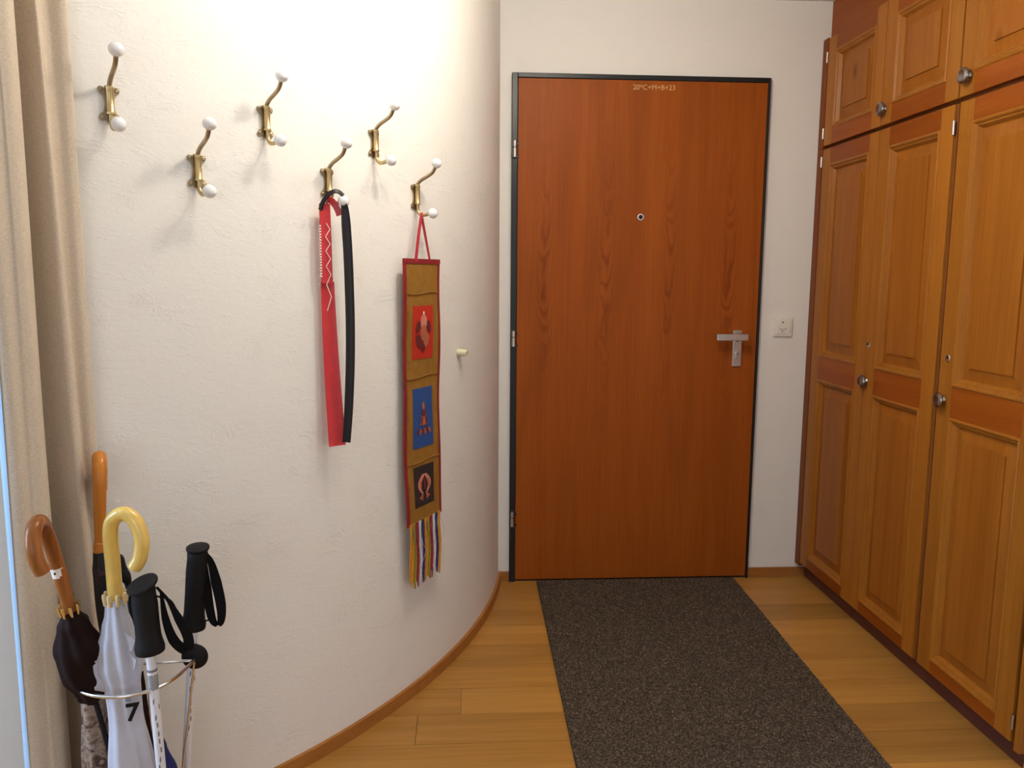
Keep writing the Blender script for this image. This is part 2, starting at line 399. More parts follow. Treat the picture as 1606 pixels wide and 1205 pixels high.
# far left wall with the window that lets the daylight in
wl = MB().box((-2.74, -3.62, -.05), (-2.62, .35, CEIL+.08)).box((-2.74, 1.35, -.05), (-2.62, 2.2, CEIL+.08)).box((-2.74, .35, -.05), (-2.62, 1.35, .55)).box((-2.74, .35, 2.15), (-2.62, 1.35, CEIL+.08))
struct(wl.build('wall_left', 'paint'))
wn = bpy.data.objects.new('window_1', None); col.objects.link(wn); wn.location = (-2.70, .85, 1.35); struct(wn)
for ya, yb, za, zb in ((-.50, -.44, -.8, .8), (.44, .50, -.8, .8), (-.03, .03, -.74, .74)): MB().box((-.03, ya, za), (.02, yb, zb)).build('window_upright', 'winwhite', wn, bevel=.003)
for za, zb in ((-.80, -.74), (.74, .80)): MB().box((-.03, -.44, za), (.02, .44, zb)).build('window_rail', 'winwhite', wn, bevel=.003)

# ------------------------------------------------------------------ entrance door
dr = bpy.data.objects.new('door_1', None); col.objects.link(dr); dr.location = (.7, D, 0); struct(dr, 'flush reddish brown wooden entrance door in a black steel frame')
X0, X1, ZT = .1915-.7, 1.2165-.7, 2.0595
def jamb(x0, x1, z0, z1, nm):
    MB().box((x0, -.022, z0), (x1, .10, z1)).build(nm, 'frame', dr, bevel=.002)
jamb(X0, .2145-.7, 0, ZT, 'frame_jamb'); jamb(1.2075-.7, X1, 0, ZT, 'frame_jamb'); jamb(.2145-.7, 1.2075-.7, 2.0415, ZT, 'frame_head')
MB().box((.2145-.7, -.010, 0), (1.2075-.7, .05, .006)).build('threshold', 'frame', dr)
MB().box((.2165-.7, -.018, .009), (1.2060-.7, .03, 2.0400)).build('door_leaf', 'veneer', dr, bevel=.001)
for hz in (1.769, 1.026, .274):
    hg = MB().tube([(.2035-.7, -.030, hz-.030), (.2035-.7, -.030, hz+.006)], .0075, 12).tube([(.2035-.7, -.030, hz+.009), (.2035-.7, -.030, hz+.033)], .0075, 12).build('hinge', 'steel', dr, True)
    MB().box((.207-.7, -.0245, hz-.030), (.2205-.7, -.0175, hz-.022)).box((.207-.7, -.0245, hz+.018), (.2205-.7, -.0175, hz+.026)).build('hinge_leaf', 'frame', hg)
ps = MB().lathe([(.013, 0), (.013, .004), (.009, .0045), (.009, .002)], 24, (.710-.7, -.018, 1.515), (0, -1, 0)).build('peephole', 'steel', dr, True)
MB().lathe([(.0085, 0), (.0085, .003), (.004, .0038)], 20, (.710-.7, -.018, 1.515), (0, -1, 0)).build('lens', 'dark_hole', ps, True)
hp = MB().box((1.107-.7, -.026, .914), (1.1435-.7, -.018, 1.063)).build('handle_plate', 'steel', dr, bevel=.0012)
MB().tube([(1.122-.7, -.024, 1.040), (1.122-.7, -.066, 1.040)], .0095, 14).build('lever_neck', 'steel', hp, True)
MB().box((1.024-.7, -.076, 1.024), (1.153-.7, -.062, 1.051)).build('lever', 'steel', hp, bevel=.002)
MB().lathe([(.0035, 0), (.0035, .0015)], 12, (1.125-.7, -.026, 1.019), (0, -1, 0)).build('screw', 'dark_hole', hp)
kc = MB().lathe([(.0085, 0), (.0085, .003), (.006, .0035)], 18, (1.125-.7, -.026, .968), (0, -1, 0)).build('lock_cylinder', 'steel', hp, True)
MB().box((1.118-.7, -.0262, .945), (1.132-.7, -.0285, .962)).build('lock_body', 'steel', hp, bevel=.001)
MB().box((1.1242-.7, -.0298, .963), (1.1258-.7, -.0294, .973)).build('key_slot', 'dark_hole', hp)
text_mesh('20*C+M+B+23', 'blessing_lettering', 'letter', dr, Matrix.Translation((.0505, -.0183, 2.0135)) @ Matrix.Rotation(PI/2, 4, 'X'), .0272, .0002)

# ------------------------------------------------------------------ wall switch
sw = thing('light_switch', 'small square white wall switch plate between the brown door and the wardrobe', 'switch', (1.320, D, 1.0765))
MB().box((-.0395, -.009, -.0395), (.0395, 0, .0395)).build('cover_plate', 'switchwhite', sw, bevel=.002)
MB().box((-.029, -.0108, -.029), (.029, -.0085, .029)).build('insert', 'switchwhite', sw, bevel=.0012)
MB().lathe([(.003, 0), (.003, .0006)], 12, (-.002, -.0108, .0185), (0, -1, 0)).build('pin_hole', 'dark_hole', sw)
ap = [(.016*math.sin(t), -.0108, -.001-.010*math.cos(t)) for t in [(-1.1+2.2*i/10) for i in range(11)]]
MB().tube(ap, .0011, 6).build('finger_groove', 'greyprint', sw)
MB().lathe([(.0026, 0), (.0026, .0006)], 10, (-.004, -.0108, -.0185), (0, -1, 0)).lathe([(.0018, 0), (.0018, .0006)], 10, (.003, -.0108, -.0195), (0, -1, 0)).build('symbol', 'greyprint', sw)

# ------------------------------------------------------------------ built-in wardrobe
XF = 1.430            # front face of the wardrobe doors
XB = 2.02             # back of the carcasses
YS = (3.197, 2.7555, 2.3300, 2.3065, 1.868)   # door limits seen from the far wall to the near end
ZD0, ZD1, ZU0, ZU1 = .076, 1.782, 1.796, 2.205
def panel(mb_f, y0, y1, z0, z1):
    # moulding and raised panel inside an opening; returns (moulding, panel) builders in (x,y,z)
    def ringset(steps):
        mb = MB(); vs = []
        for ins, w_ in steps:
            vs += [(XF-w_, y0+ins, z0+ins), (XF-w_, y1-ins, z0+ins), (XF-w_, y1-ins, z1-ins), (XF-w_, y0+ins, z1-ins)]
        fs = []
        for i in range(len(steps)-1):
            for k in range(4): fs.append((4*i+k, 4*i+(k+1) % 4, 4*i+4+(k+1) % 4, 4*i+4+k))
        return mb, vs, fs, len(steps)
    mb, vs, fs, n = ringset([(-.001, -.018), (-.001, .001), (.003, .0035), (.007, .0025), (.012, -.004), (.016, -.0045), (.024, -.0165), (.024, -.019)])
    mould = mb.add(vs, fs)
    mb, vs, fs, n = ringset([(.020, -.020), (.020, -.0165), (.028, -.0165), (.060, -.0105), (.0605, -.0062), (.062, -.0060)])
    pan = mb.add(vs, fs+[tuple(4*(n-1)+k for k in range(4))])
    return mould, pan
def cab_door(parent, yl, yr, z0, z1, rails, knob=None, key=None, hinge_side=None, hinges=()):
    # yl: far (left) edge, yr: near (right) edge
    SW = .066; TH = .022
    d = MB().box((XF, yl-.0012, z0), (XF+TH, yl-SW, z1)).build('door', 'pine_z', parent, bevel=.0015)
    loc = parent.location
    MB().box((XF, yr+SW, z0), (XF+TH, yr+.0012, z1)).build('stile', 'pine_z', d, bevel=.0015)
    for za, zb in rails: MB().box((XF+.0004, yr+SW, za), (XF+TH, yl-SW, zb)).build('rail', 'pine_y', d, bevel=.001)
    for (a, b_) in zip(rails[:-1], rails[1:]):
        mo, pa = panel(None, yr+SW, yl-SW, a[1], b_[0])
        mo.build('moulding', 'pine_z', d, fix=True); pa.build('panel', 'pine_panel', d, fix=True)
    if knob:
        ky, kz = knob
        MB().lathe([(.011, 0), (.0095, .003), (.007, .006), (.007, .009), (.014, .012), (.0220, .0145), (.0235, .018), (.0220, .022), (.0160, .0245), (.0140, .0237), (.0001, .0243)], 28, (XF, ky, kz), (-1, 0, 0)).build('knob', 'pewter', d, True, label='round pewter knob')
    if key:
        ky, kz = key
        ks = MB().lathe([(.0120, 0), (.0120, .0015), (.0095, .0030), (.006, .0024)], 20, (XF, ky, kz), (-1, 0, 0)).build('keyhole', 'chrome', d, True, label='small chrome keyhole')
        MB().box((XF-.0036, ky-.0032, kz-.001), (XF-.0022, ky+.0032, kz+.0085)).build('key_slot', 'dark_hole', d)
    for hz in hinges:
        hy = yl+.004 if hinge_side == 'L' else yr-.004
        MB().tube([(XF-.002, hy, hz-.020), (XF-.002, hy, hz+.020)], .0042, 10).build('hinge', 'steel', d, True, label='small steel door hinge')
    return d
LOW = [(ZD0, .118), (.872, .966), (1.719, ZD1)]
UPP = [(ZU0, 1.858), (2.146, ZU1)]
# all wardrobe meshes are written in world coordinates relative to an empty at the origin of the unit
def unit(name, label, cat, loc):
    t = thing(name, label, cat, loc)
    return t
def shift(t):
    for ch in list(t.children):
        ch.location = -Vector(t.location)
YA, YM, YE = D-.002, 2.318, 1.838     # limits of the two wardrobe units
t = unit('wardrobe', 'tall two-door pine wardrobe unit against the entrance wall, lower of the built-in row', 'wardrobe', (XF+.2, 2.78, 0))
MB().box((XF+.024, YM+.0005, .060), (XB, YA, ZD1+.006)).build('body', 'carcass', t)
MB().box((XF-.002, YS[0], .060), (XF+.03, YA, ZD1+.006)).build('end_stile', 'pine_red', t, bevel=.0012)
MB().box((XF+.006, YM+.0005, ZD0), (XF+.026, YS[2]-.002, ZD1)).build('centre_stile', 'carcass', t)
MB().box((XF+.0415, YM+.0005, 0), (XB, YA, .0600)).build('plinth', 'plinth', t)
cab_door(t, YS[0]-.003, YS[1]+.001, ZD0, ZD1, LOW, hinge_side='L', hinges=(1.735,))
cab_door(t, YS[1]-.001, YS[2], ZD0, ZD1, LOW, knob=(2.737, .916), key=(2.736, 1.045), hinge_side='R', hinges=(1.715,))
shift(t)
t = unit('wardrobe', 'tall single-door pine wardrobe unit at the near end of the built-in row', 'wardrobe', (XF+.2, 2.08, 0))
MB().box((XF+.024, YE, .060), (XB, YM-.0005, ZD1+.006)).build('body', 'carcass', t)
MB().box((XF+.002, YE, .060), (XF+.03, YS[4]-.011, ZD1+.006)).build('end_stile', 'pine_z', t, bevel=.0012)
MB().box((XF+.0415, YE, 0), (XB, YM-.0005, .0600)).build('plinth', 'plinth', t)
cab_door(t, YS[3], YS[4], ZD0, ZD1, LOW, knob=(2.276, .921), key=(2.268, 1.046), hinge_side='R', hinges=(1.70, .135))
shift(t)
t = unit('overhead_cabinet', 'two-door pine overhead cabinet above the tall two-door wardrobe unit, touching the entrance wall', 'cabinet', (XF+.2, 2.78, ZD1+.007))
MB().box((XF+.024, YM+.0005, ZD1+.007), (XB, YA, ZU1+.0028)).build('body', 'carcass', t)
MB().box((XF-.002, YS[0], ZD1+.007), (XF+.03, YA, ZU1+.004)).build('end_stile', 'pine_red', t, bevel=.0012)
MB().box((XF+.028, YM+.0005, ZU1+.003), (XF+.05, YA, CEIL-.001)).build('fascia', 'pine_y', t)
cab_door(t, YS[0]-.003, YS[1]+.001, ZU0, ZU1, UPP, hinge_side='L', hinges=(2.135, 1.845))
cab_door(t, YS[1]-.001, YS[2]-.0095, ZU0, ZU1, UPP, knob=(2.732, 1.848))
shift(t)
t = unit('overhead_cabinet', 'single-door pine overhead cabinet above the near wardrobe unit, at the top right corner', 'cabinet', (XF+.2, 2.08, ZD1+.007))
MB().box((XF+.024, YE, ZD1+.007), (XB, YM-.0005, ZU1+.0028)).build('body', 'carcass', t)
MB().box((XF+.002, YE, ZD1+.007), (XF+.03, YS[4]-.011, ZU1+.004)).build('end_stile', 'pine_z', t, bevel=.0012)
MB().box((XF+.028, YE, ZU1+.003), (XF+.05, YM-.0005, CEIL-.001)).build('fascia', 'pine_y', t)
cab_door(t, YS[3]+.0095, YS[4], ZU0, ZU1, UPP, knob=(2.276, 1.849))
shift(t)

# ------------------------------------------------------------------ floor runner
rg = thing('floor_runner', 'dark brown-grey speckled loop-pile runner lying in front of the door', 'rug', (.72, 2.2, 0), 0.0)
Q = [Vector((.306, 3.212, 0)), Vector((1.152, 3.212, 0)), Vector((1.108, 1.25, 0)), Vector((.287, 1.25, 0))]
nx, ny = 200, 460
rr = random.Random(3); vs = []; off = Vector((.72, 2.2, 0))
for j in range(ny+1):
    for i in range(nx+1):
        u, v = i/nx, j/ny
        p = (Q[0]*(1-u)+Q[1]*u)*(1-v)+(Q[3]*(1-u)+Q[2]*u)*v-off
        edge = i in (0, nx) or j in (0, ny)
        p.x += rr.uniform(-.0012, .0012); p.y += rr.uniform(-.0012, .0012)
        p.z = .0035 if edge else .0075+rr.random()**1.5*.0040
        vs.append(p)
fs = [(j*(nx+1)+i, (j+1)*(nx+1)+i, (j+1)*(nx+1)+i+1, j*(nx+1)+i+1) for j in range(ny) for i in range(nx)]
pile = MB().add(vs, fs).build('pile', 'rug', rg, fix=False); pile['kind'] = 'stuff'
MB().add([q-off+Vector((0, 0, z)) for z in (.0005, .0035) for q in Q], [(0, 1, 2, 3), (4, 5, 6, 7), (0, 1, 5, 4), (1, 2, 6, 5), (2, 3, 7, 6), (3, 0, 4, 7)]).build('backing', 'black', rg)

# ------------------------------------------------------------------ coat hooks
HA = (-53.44, -48.89, -44.38, -39.73, -35.23, -30.35)
HZ = (1.617, 1.501, 1.628, 1.506, 1.624, 1.501)
HL = ('brass coat hook with white porcelain knobs, leftmost, next to the curtain',
      'brass coat hook with white knobs in the lower row, bare and nearest the curtain',
      'bare brass coat hook with white knobs in the upper row, middle of its three',
      'brass coat hook with white knobs that the red and black shoehorns hang from',
      'bare brass coat hook with white knobs in the upper row, nearest the door',
      'brass coat hook with white knobs that the embroidered banner hangs from')
half = [(0, .036), (.006, .0355), (.0085, .0305), (.0125, .0335), (.0185, .0325), (.0205, .0265), (.0175, .0205), (.0115, .015), (.0092, 0), (.0115, -.015), (.0175, -.0205), (.0205, -.0265), (.0185, -.0325), (.0125, -.0335), (.0085, -.0305), (.006, -.0355)]
outl = half+[(0, -.036)]+[(-a, b_) for a, b_ in half[:0:-1]]
outl = [(p.x, p.y) for p in catmull([(a, b_, 0) for a, b_ in outl], 3, True)]
up_path = catmull([(.0105, 0, .030), (.0115, 0, .037), (.024, 0, .047), (.044, 0, .056), (.060, 0, .065), (.0685, 0, .0765), (.0715, 0, .0825)], 5)
lo_path = catmull([(.0105, 0, -.016), (.0105, 0, -.034), (.014, 0, -.044), (.022, 0, -.0505), (.033, 0, -.0515), (.0445, 0, -.0490), (.049, 0, -.0485)], 5)
protos = []
def hook(label):
    h = thing('coat_hook', label, 'coat hook', group='brass coat hooks on the curved wall')
    bp = MB().prism(outl, (0, 0, 0), (0, 1, 0), (0, 0, 1), (1, 0, 0), .0035).build('back_plate', 'bronze', h, bevel=.0007)
    for sy in (-1, 1):
        for sz in (-1, 1):
            MB().lathe([(.0042, 0), (.0040, .0012), (.0022, .0022), (.0009, .0017)], 12, (.0033, sy*.0148, sz*.0268), (1, 0, 0)).build('screw', 'bronze', bp, True)
    MB().lathe([(.0060, -.022), (.0085, -.0215), (.0088, -.018), (.0072, -.016), (.0070, .026), (.0082, .028), (.0080, .032), (.0055, .0345)], 16, (.0100, 0, 0)).build('socket', 'brass', h, True)
    MB().tube(up_path, [.0048]*len(up_path), 12).build('upper_arm', 'bronze', h, True)
    MB().tube(lo_path, [.0046]*len(lo_path), 12).build('lower_arm', 'brass', h, True)
    ax = (.30, 0, .95)
    k = MB().ball((.0750, 0, .0905), .0148, ax, .92).build('knob', 'porcelain', h, True, label='white porcelain knob')
    MB().lathe([(.0058, 0), (.0066, .002), (.0060, .005)], 14, (.0708, 0, .0795), (.3, 0, .95)).build('ferrule', 'bronze', k, True)
    k = MB().ball((.0610, 0, -.0470), .0146, (.97, 0, .12), .95).build('knob', 'porcelain', h, True, label='white porcelain knob')
    MB().lathe([(.0056, 0), (.0066, .003), (.0062, .006)], 14, (.0455, 0, -.0489), (.98, 0, .1)).build('ferrule', 'bronze', k, True)
    return h
def copy_tree(o, parent=None):
    c = o.copy(); col.objects.link(c); c.parent = parent
    for ch in o.children: copy_tree(ch, c)
    return c
hook0 = hook(HL[0])
for i in range(6):
    h = hook0 if i == 0 else copy_tree(hook0)
    h['label'] = HL[i]; h.location = cyl(HA[i], .0005, 0, HZ[i]); h.rotation_euler = (0, 0, math.radians(HA[i]))

# ------------------------------------------------------------------ wall stopper
st = thing('door_stop', 'small cream plastic door stop on the curved wall right of the banner', 'door stop', cyl(-23.13, 0, 0, 1.031), math.radians(-23.13))
MB().lathe([(.0125, 0), (.0130, .004), (.0120, .020), (.0105, .026), (.0100, .032), (.0085, .0335), (.0060, .0335), (.0060, .024)], 22, (0, 0, 0), (1, 0, 0)).build('body', 'cream', st, True)
MB().lathe([(.0058, 0), (.0058, .001)], 16, (.0250, 0, 0), (1, 0, 0)).build('screw_hole', 'dark_hole', st)

# ------------------------------------------------------------------ shoehorns on the fourth hook
def hk(i, o, s, z): return cyl(HA[i], o, s, HZ[i]+z)
wdir = Vector((.90, .43, 0)).normalized()
fdir = Vector((wdir.y, -wdir.x, 0))          # towards the camera
base = Vector((-.3395, 2.030, .0))
rs = thing('shoehorn', 'long red leather shoehorn with white zigzag stitching hanging from a coat hook', 'shoehorn', (base.x, base.y, .85))
def RP(s, z, f=0.0): return Vector((0, 0, z-.85))+wdir*s+fdir*f
n = 30; pts = []; wid = []
ZB, ZTOP, ZN = .846, 1.452, 1.262
for i in range(n+1):
    z = ZN-(ZN-ZB)*i/n; q = i/n
    pts.append(RP(.0035+.012*q**1.4, z, .012*q*q)); wid.append(.0335+.0110*q if q < .97 else .0425)
MB().ribbon(pts, wid, wdir, .0022, .10, 6).build('blade', 'redleather', rs, True)
pts = [RP(.0015-.002*(1-k/10), ZTOP-(ZTOP-ZN+.004)*k/10, .004) for k in range(11)]
MB().ribbon(pts, [.0265+.0015*k/10 for k in range(11)], wdir, .0050, .03, 4).build('grip', 'redleather', rs, True)
zz = []
zl = [1.405, 1.390, 1.372, 1.355, 1.337, 1.318, 1.300, 1.280, 1.255, 1.225, 1.190]
for k, z in enumerate(zl): zz.append(RP(.0015+(.0085 if k % 2 else -.0030)+(0 if k else .003), z, .0085))
zig = MB()
for a, b_ in zip(zz[:-1], zz[1:]): zig.tube([a, b_], .0010, 6)
zig.build('zigzag_seam', 'whitestitch', rs)
for s in (-1, 1):
    mb = MB()
    for k in range(19):
        z = 1.398-k*.0068; c = RP(.0010+s*.0152, z, .0085)
        mb.add([c+wdir*dx+Vector((0, 0, dz))+fdir*df for df in (-.0012, .0012) for dx, dz in ((-.0022, -.0018), (.0022, -.0018), (.0022, .0018), (-.0022, .0018))], [(0, 1, 2, 3), (4, 5, 6, 7), (0, 1, 5, 4), (1, 2, 6, 5), (2, 3, 7, 6), (3, 0, 4, 7)])
    mb.build('edge_stitching', 'whitestitch', rs)
# red end flap folded behind the knob
fl_pts = [RP(.004, 1.452, .006), RP(.012, 1.462, .004), RP(.022, 1.455, .004), RP(.031, 1.440, .006), RP(.036, 1.425, .008)]
MB().ribbon(catmull(fl_pts, 4), .016, Vector((.45, 0, .9)), .0025).build('flap', 'redleather', rs)
bs = thing('shoehorn', 'long black leather shoehorn hanging beside the red one', 'shoehorn', (-.2945, 2.030, .85))
wd2 = Vector((.98, .2, 0)).normalized(); fd2 = Vector((wd2.y, -wd2.x, 0))
def BP(px, z, f=0.0): return Vector((px, 0, z-.85))+fd2*f
zz = [1.448, 1.43, 1.40, 1.33, 1.25, 1.15, 1.05, .95, .90, .856]
xx = [.003, .0050, .0065, .0095, .0110, .0115, .0090, .0035, -.0005, -.0045]
bpts = catmull([BP(x, z, .010) for x, z in zip(xx, zz)], 4)
wids = [.0165+.006*min(1, i/8) - (.002*max(0, i-24)/12) for i in range(len(bpts))]
MB().ribbon(bpts, wids, wd2, .004, .16, 6).build('blade', 'blackleather', bs, True)
lp = [BP(-.0555, 1.436, .012), BP(-.050, 1.452, .016), BP(-.036, 1.472, .018), BP(-.018, 1.4815, .014), BP(-.004, 1.477, .006), BP(.003, 1.464, .006), BP(.005, 1.440, .009)]
MB().ribbon(catmull(lp, 5), [.010]*31, Vector((-.35, .25, .9)), .004).build('loop', 'blackleather', bs, True)

# ------------------------------------------------------------------ embroidered banner on the sixth hook
BA = -30.45
bn = thing('banner', 'narrow ochre silk wall banner with red, blue and black embroidered pictures and fringe', 'wall hanging', cyl(BA, .026, 0, .42), math.radians(BA))
WB = .088
Z0, Z1 = .555-.42, 1.318-.42
def bend(y, z): return .0025*math.sin(z*8+.6)+.0018*math.sin(z*19+y*16)
def grid(y0, y1, z0, z1, x, ny_=4, nz_=24, th=.002):
    mb = MB(); vs = []
    for side in (0, 1):
        for j in range(nz_+1):
            for i in range(ny_+1):
                yy = y0+(y1-y0)*i/ny_; zz_ = z0+(z1-z0)*j/nz_
                vs.append((x+bend(yy, zz_)+(0 if side else -th), yy+.002*math.sin(zz_*13)*(1 if abs(yy) > .07 else .6), zz_))
    W = ny_+1; N = W*(nz_+1); fs = []
    for j in range(nz_):
        for i in range(ny_):
            a = j*W+i; fs.append((N+a, N+a+1, N+a+W+1, N+a+W)); fs.append((a, a+W, a+W+1, a+1))
    for i in range(ny_): fs.append((i, i+1, N+i+1, N+i)); a = nz_*W+i; fs.append((a, N+a, N+a+1, a+1))
    for j in range(nz_): a = j*W; fs.append((a, N+a, N+a+W, a+W)); a += ny_; fs.append((a, a+W, N+a+W, N+a))
    return mb.add(vs, fs)
grid(-WB+.004, WB-.004, Z0, Z1, 0, 6, 60).build('cloth', 'ochre', bn, True)
for s in (-1, 1): grid(s*WB-(.008 if s < 0 else .005), s*WB+(.005 if s < 0 else .008)-.003*(s > 0), Z0-.004, Z1+.003, .0012, 1, 60, .0042).build('side_binding', 'maroon', bn, True)
grid(-WB-.006, WB+.006, Z1-.006, Z1+.008, .002, 6, 3, .006).build('top_binding', 'maroon', bn, True)
grid(-WB, WB, Z0-.004, Z0+.003, .0015, 6, 2, .004).build('bottom_hem', 'ochre', bn, True)
def seam(z, amp):
    MB().tube([(.0022+bend(yy, z), yy, z+amp*math.sin(yy*38)) for yy in [-WB+.008+(2*WB-.016)*i/12 for i in range(13)]], .0016, 6).build('seam', 'ochre', bn, True)
for z in (1.228, .985, .735): seam(z-.42, .003)
def oval(cy, cz, ry, rz_, x, rot=0.0, n_=16):
    c, s_ = math.cos(rot), math.sin(rot)
    return [(cy+ry*math.cos(a)*c-rz_*math.sin(a)*s_, cz+ry*math.cos(a)*s_+rz_*math.sin(a)*c) for a in [2*PI*k/n_ for k in range(n_)]]
def motif(parent, pts, mat, x, nm='motif'):
    zc = sum(p[1] for p in pts)/len(pts); yc = sum(p[0] for p in pts)/len(pts)
    mb = MB(); n_ = len(pts); vs = [(x+bend(p[0], p[1])+d_, p[0], p[1]) for d_ in (0, .0012) for p in pts]
    mb.add(vs, [tuple(range(n_))[::-1], tuple(range(n_, 2*n_))]+[(i, (i+1) % n_, n_+(i+1) % n_, n_+i) for i in range(n_)])
    return mb.build(nm, mat, parent)
pc = []
for (za, zb, mat, nm) in ((1.038, 1.192, 'redsilk', 'red picture panel'), (.775, .952, 'bluesilk', 'blue picture panel'), (.598, .720, 'blacksilk', 'black picture panel')):
    p = grid(-.052, .052, za-.42, zb-.42, .0015, 4, 14, .001).build('picture', mat, bn, True, label=nm)
    pc.append((p, za-.42, zb-.42))
    for s in (-1, 1):
        grid(s*.068-.009, s*.068+.009, za-.42-.004, zb-.42+.004, .0012, 1, 14, .0008).build('brocade_strip', 'ochre', bn, True)
XM = .0022
p, za, zb = pc[0]; zc = (za+zb)/2
motif(p, oval(.0, zc+.030, .016, .022, 0), 'pinkthread', XM); motif(p, oval(.0, zc-.002, .015, .024, 0), 'rustthread', XM+.0008)
for s in (-1, 1): motif(p, oval(s*.027, zc+.016, .010, .019, 0, s*.35), 'darkthread', XM)
motif(p, oval(-.020, zc-.026, .013, .022, 0, .5), 'darkthread', XM); motif(p, oval(.016, zc-.024, .012, .022, 0, -.4), 'rustthread', XM)
motif(p, oval(0, zc-.045, .009, .012, 0), 'darkthread', XM+.0008); motif(p, oval(0, zc+.056, .003, .005, 0), 'whitestitch', XM)
p, za, zb = pc[1]; zc = (za+zb)/2
motif(p, oval(0, zc+.034, .006, .012, 0), 'rustthread', XM); motif(p, oval(0, zc+.014, .011, .012, 0), 'darkthread', XM)
motif(p, [(-.020, zc-.022), (.020, zc-.022), (.011, zc+.006), (-.011, zc+.006)], 'rustthread', XM)
for s in (-1, 1): motif(p, oval(s*.012, zc-.010, .004, .014, 0, s*.2), 'darkthread', XM+.0008)
for k in range(6): motif(p, oval(-.030+.012*k, zc-.038-.004*(k % 2), .004, .010, 0, .2*(k-2.5)), 'rustthread' if k % 2 else 'darkthread', XM)
p, za, zb = pc[2]; zc = (za+zb)/2
for s in (-1, 1):
    arcp = [(s*(.004+.022*math.sin(t_*1.2)), zc+.034-.060*t_/2.4) for t_ in [2.4*i/12 for i in range(13)]]
    o1 = [(y_-s*.0085*(1-(i/12-.35)**2*1.6), z_) for i, (y_, z_) in enumerate(arcp)]; o2 = [(y_+s*.0085*(1-(i/12-.35)**2*1.6), z_) for i, (y_, z_) in enumerate(arcp)]
    motif(p, o1+o2[::-1], 'pinkthread', XM)
    motif(p, [(s*.006, zc-.022), (s*.030, zc-.036), (s*.018, zc-.040), (s*.012, zc-.046)], 'rustthread', XM)
    motif(p, oval(s*.020, zc+.004, .0035, .014, 0), 'rustthread', XM+.0008)
motif(p, oval(0, zc+.004, .006, .018, 0), 'darkthread', XM+.0008)
# fringe strands
cols_ = ['t_yellow', 't_olive', 't_red', 't_white', 't_navy', 't_yellow', 't_olive', 't_red', 't_white', 't_navy', 't_yellow']
for k, cm in enumerate(cols_):
    yy = -.078+.156*k/10; mb = MB(); rq = random.Random(k)
    for j in range(5):
        y_ = yy+(j-2)*.0032; pz = [Z0+.002-(Z0+.002-rq.uniform(-.062, -.030))*q/6 for q in range(7)]
        mb.tube([(.002+bend(y_, Z0)+.002*math.sin(q+j), y_+.0015*math.sin(q*1.3+j), z_) for q, z_ in enumerate(pz)], .0021, 5)
    mb.build('fringe_strand', cm, bn, True)
ly = [(-.0, 0), ]
MB().tube(catmull([(.004, .080, Z0-.01), (.006, .098, Z0-.05), (.006, .100, Z0-.075), (.004, .088, Z0-.105)], 5), .0006, 5).build('loose_thread', 't_white', bn, True)
MB().tube(catmull([(.006, -.030, Z0-.02), (.010, -.022, Z0-.07), (.010, -.006, Z0-.095), (.008, -.020, Z0-.125)], 5), .0006, 5).build('loose_thread', 't_white', bn, True)
# hanging ribbon over the hook's lower arm
topz = HZ[5]-.0515+.0062-.42
xa = .0
sp = [(.003, -.036, Z1), (.003, -.022, (Z1+topz)/2), (.002, -.004, topz-.006), (0, .001, topz)]
MB().ribbon(sp, [.011, .010, .009, .009], Vector((.2, 1, 0)), .0016).build('hanging_ribbon', 'crimson', bn)
sp = [(0, .001, topz), (-.004, .006, topz-.006), (-.002, .024, (Z1+topz)/2), (.002, .040, Z1)]
MB().ribbon(sp, [.009, .008, .007, .006], Vector((1, .5, 0)), .0016).build('hanging_ribbon', 'crimson', bn)

# ------------------------------------------------------------------ curtain
CT = [(-.842, 1.560), (-.846, 1.520), (-.843, 1.492), (-.830, 1.480), (-.814, 1.484), (-.804, 1.496), (-.797, 1.500), (-.788, 1.516), (-.800, 1.552), (-.838, 1.592), (-.840, 1.604), (-.818, 1.604), (-.797, 1.597), (-.786, 1.590), (-.783, 1.598), (-.790, 1.618), (-.780, 1.629), (-.757, 1.632), (-.749, 1.643), (-.762, 1.656)]
CB = [(-.842, 1.560), (-.846, 1.518), (-.843, 1.486), (-.830, 1.472), (-.812, 1.476), (-.802, 1.490), (-.794, 1.494), (-.783, 1.512), (-.796, 1.550), (-.836, 1.592), (-.836, 1.604), (-.802, 1.605), (-.768, 1.598), (-.747, 1.590), (-.742, 1.597), (-.750, 1.616), (-.752, 1.628), (-.745, 1.634), (-.743, 1.645), (-.756, 1.656)]
ct = catmull([(a, b_, 0) for a, b_ in CT], 8); cb = catmull([(a, b_, 0) for a, b_ in CB], 8)
nz_ = 30; nn_ = len(ct); vs = []
CO = Vector((-.80, 1.55, .015))
for j in range(nz_+1):
    z = .015+(2.315)*j/nz_; q = min(1, max(0, (z-.3)/1.75))
    for i in range(nn_):
        p = cb[i]*(1-q)+ct[i]*q
        # the top of the folds drifts left as the heading tape gathers it
        vs.append((p.x-CO.x+.0012*math.sin(z*5+i*.3), p.y-CO.y+.0012*math.sin(z*4+i*.2), z-CO.z))
fs = [(j*nn_+i, j*nn_+i+1, (j+1)*nn_+i+1, (j+1)*nn_+i) for j in range(nz_) for i in range(nn_-1)]
cu = thing('curtain', 'cream cloth curtain hanging in folds at the left edge', 'curtain', CO)
co = MB().add(vs, fs).build('cloth', 'curtain', cu, True, fix=False)
ed = ct[7:27]; eb = cb[7:27]; vs = []  # strip over the left fold that carries the painted daylight
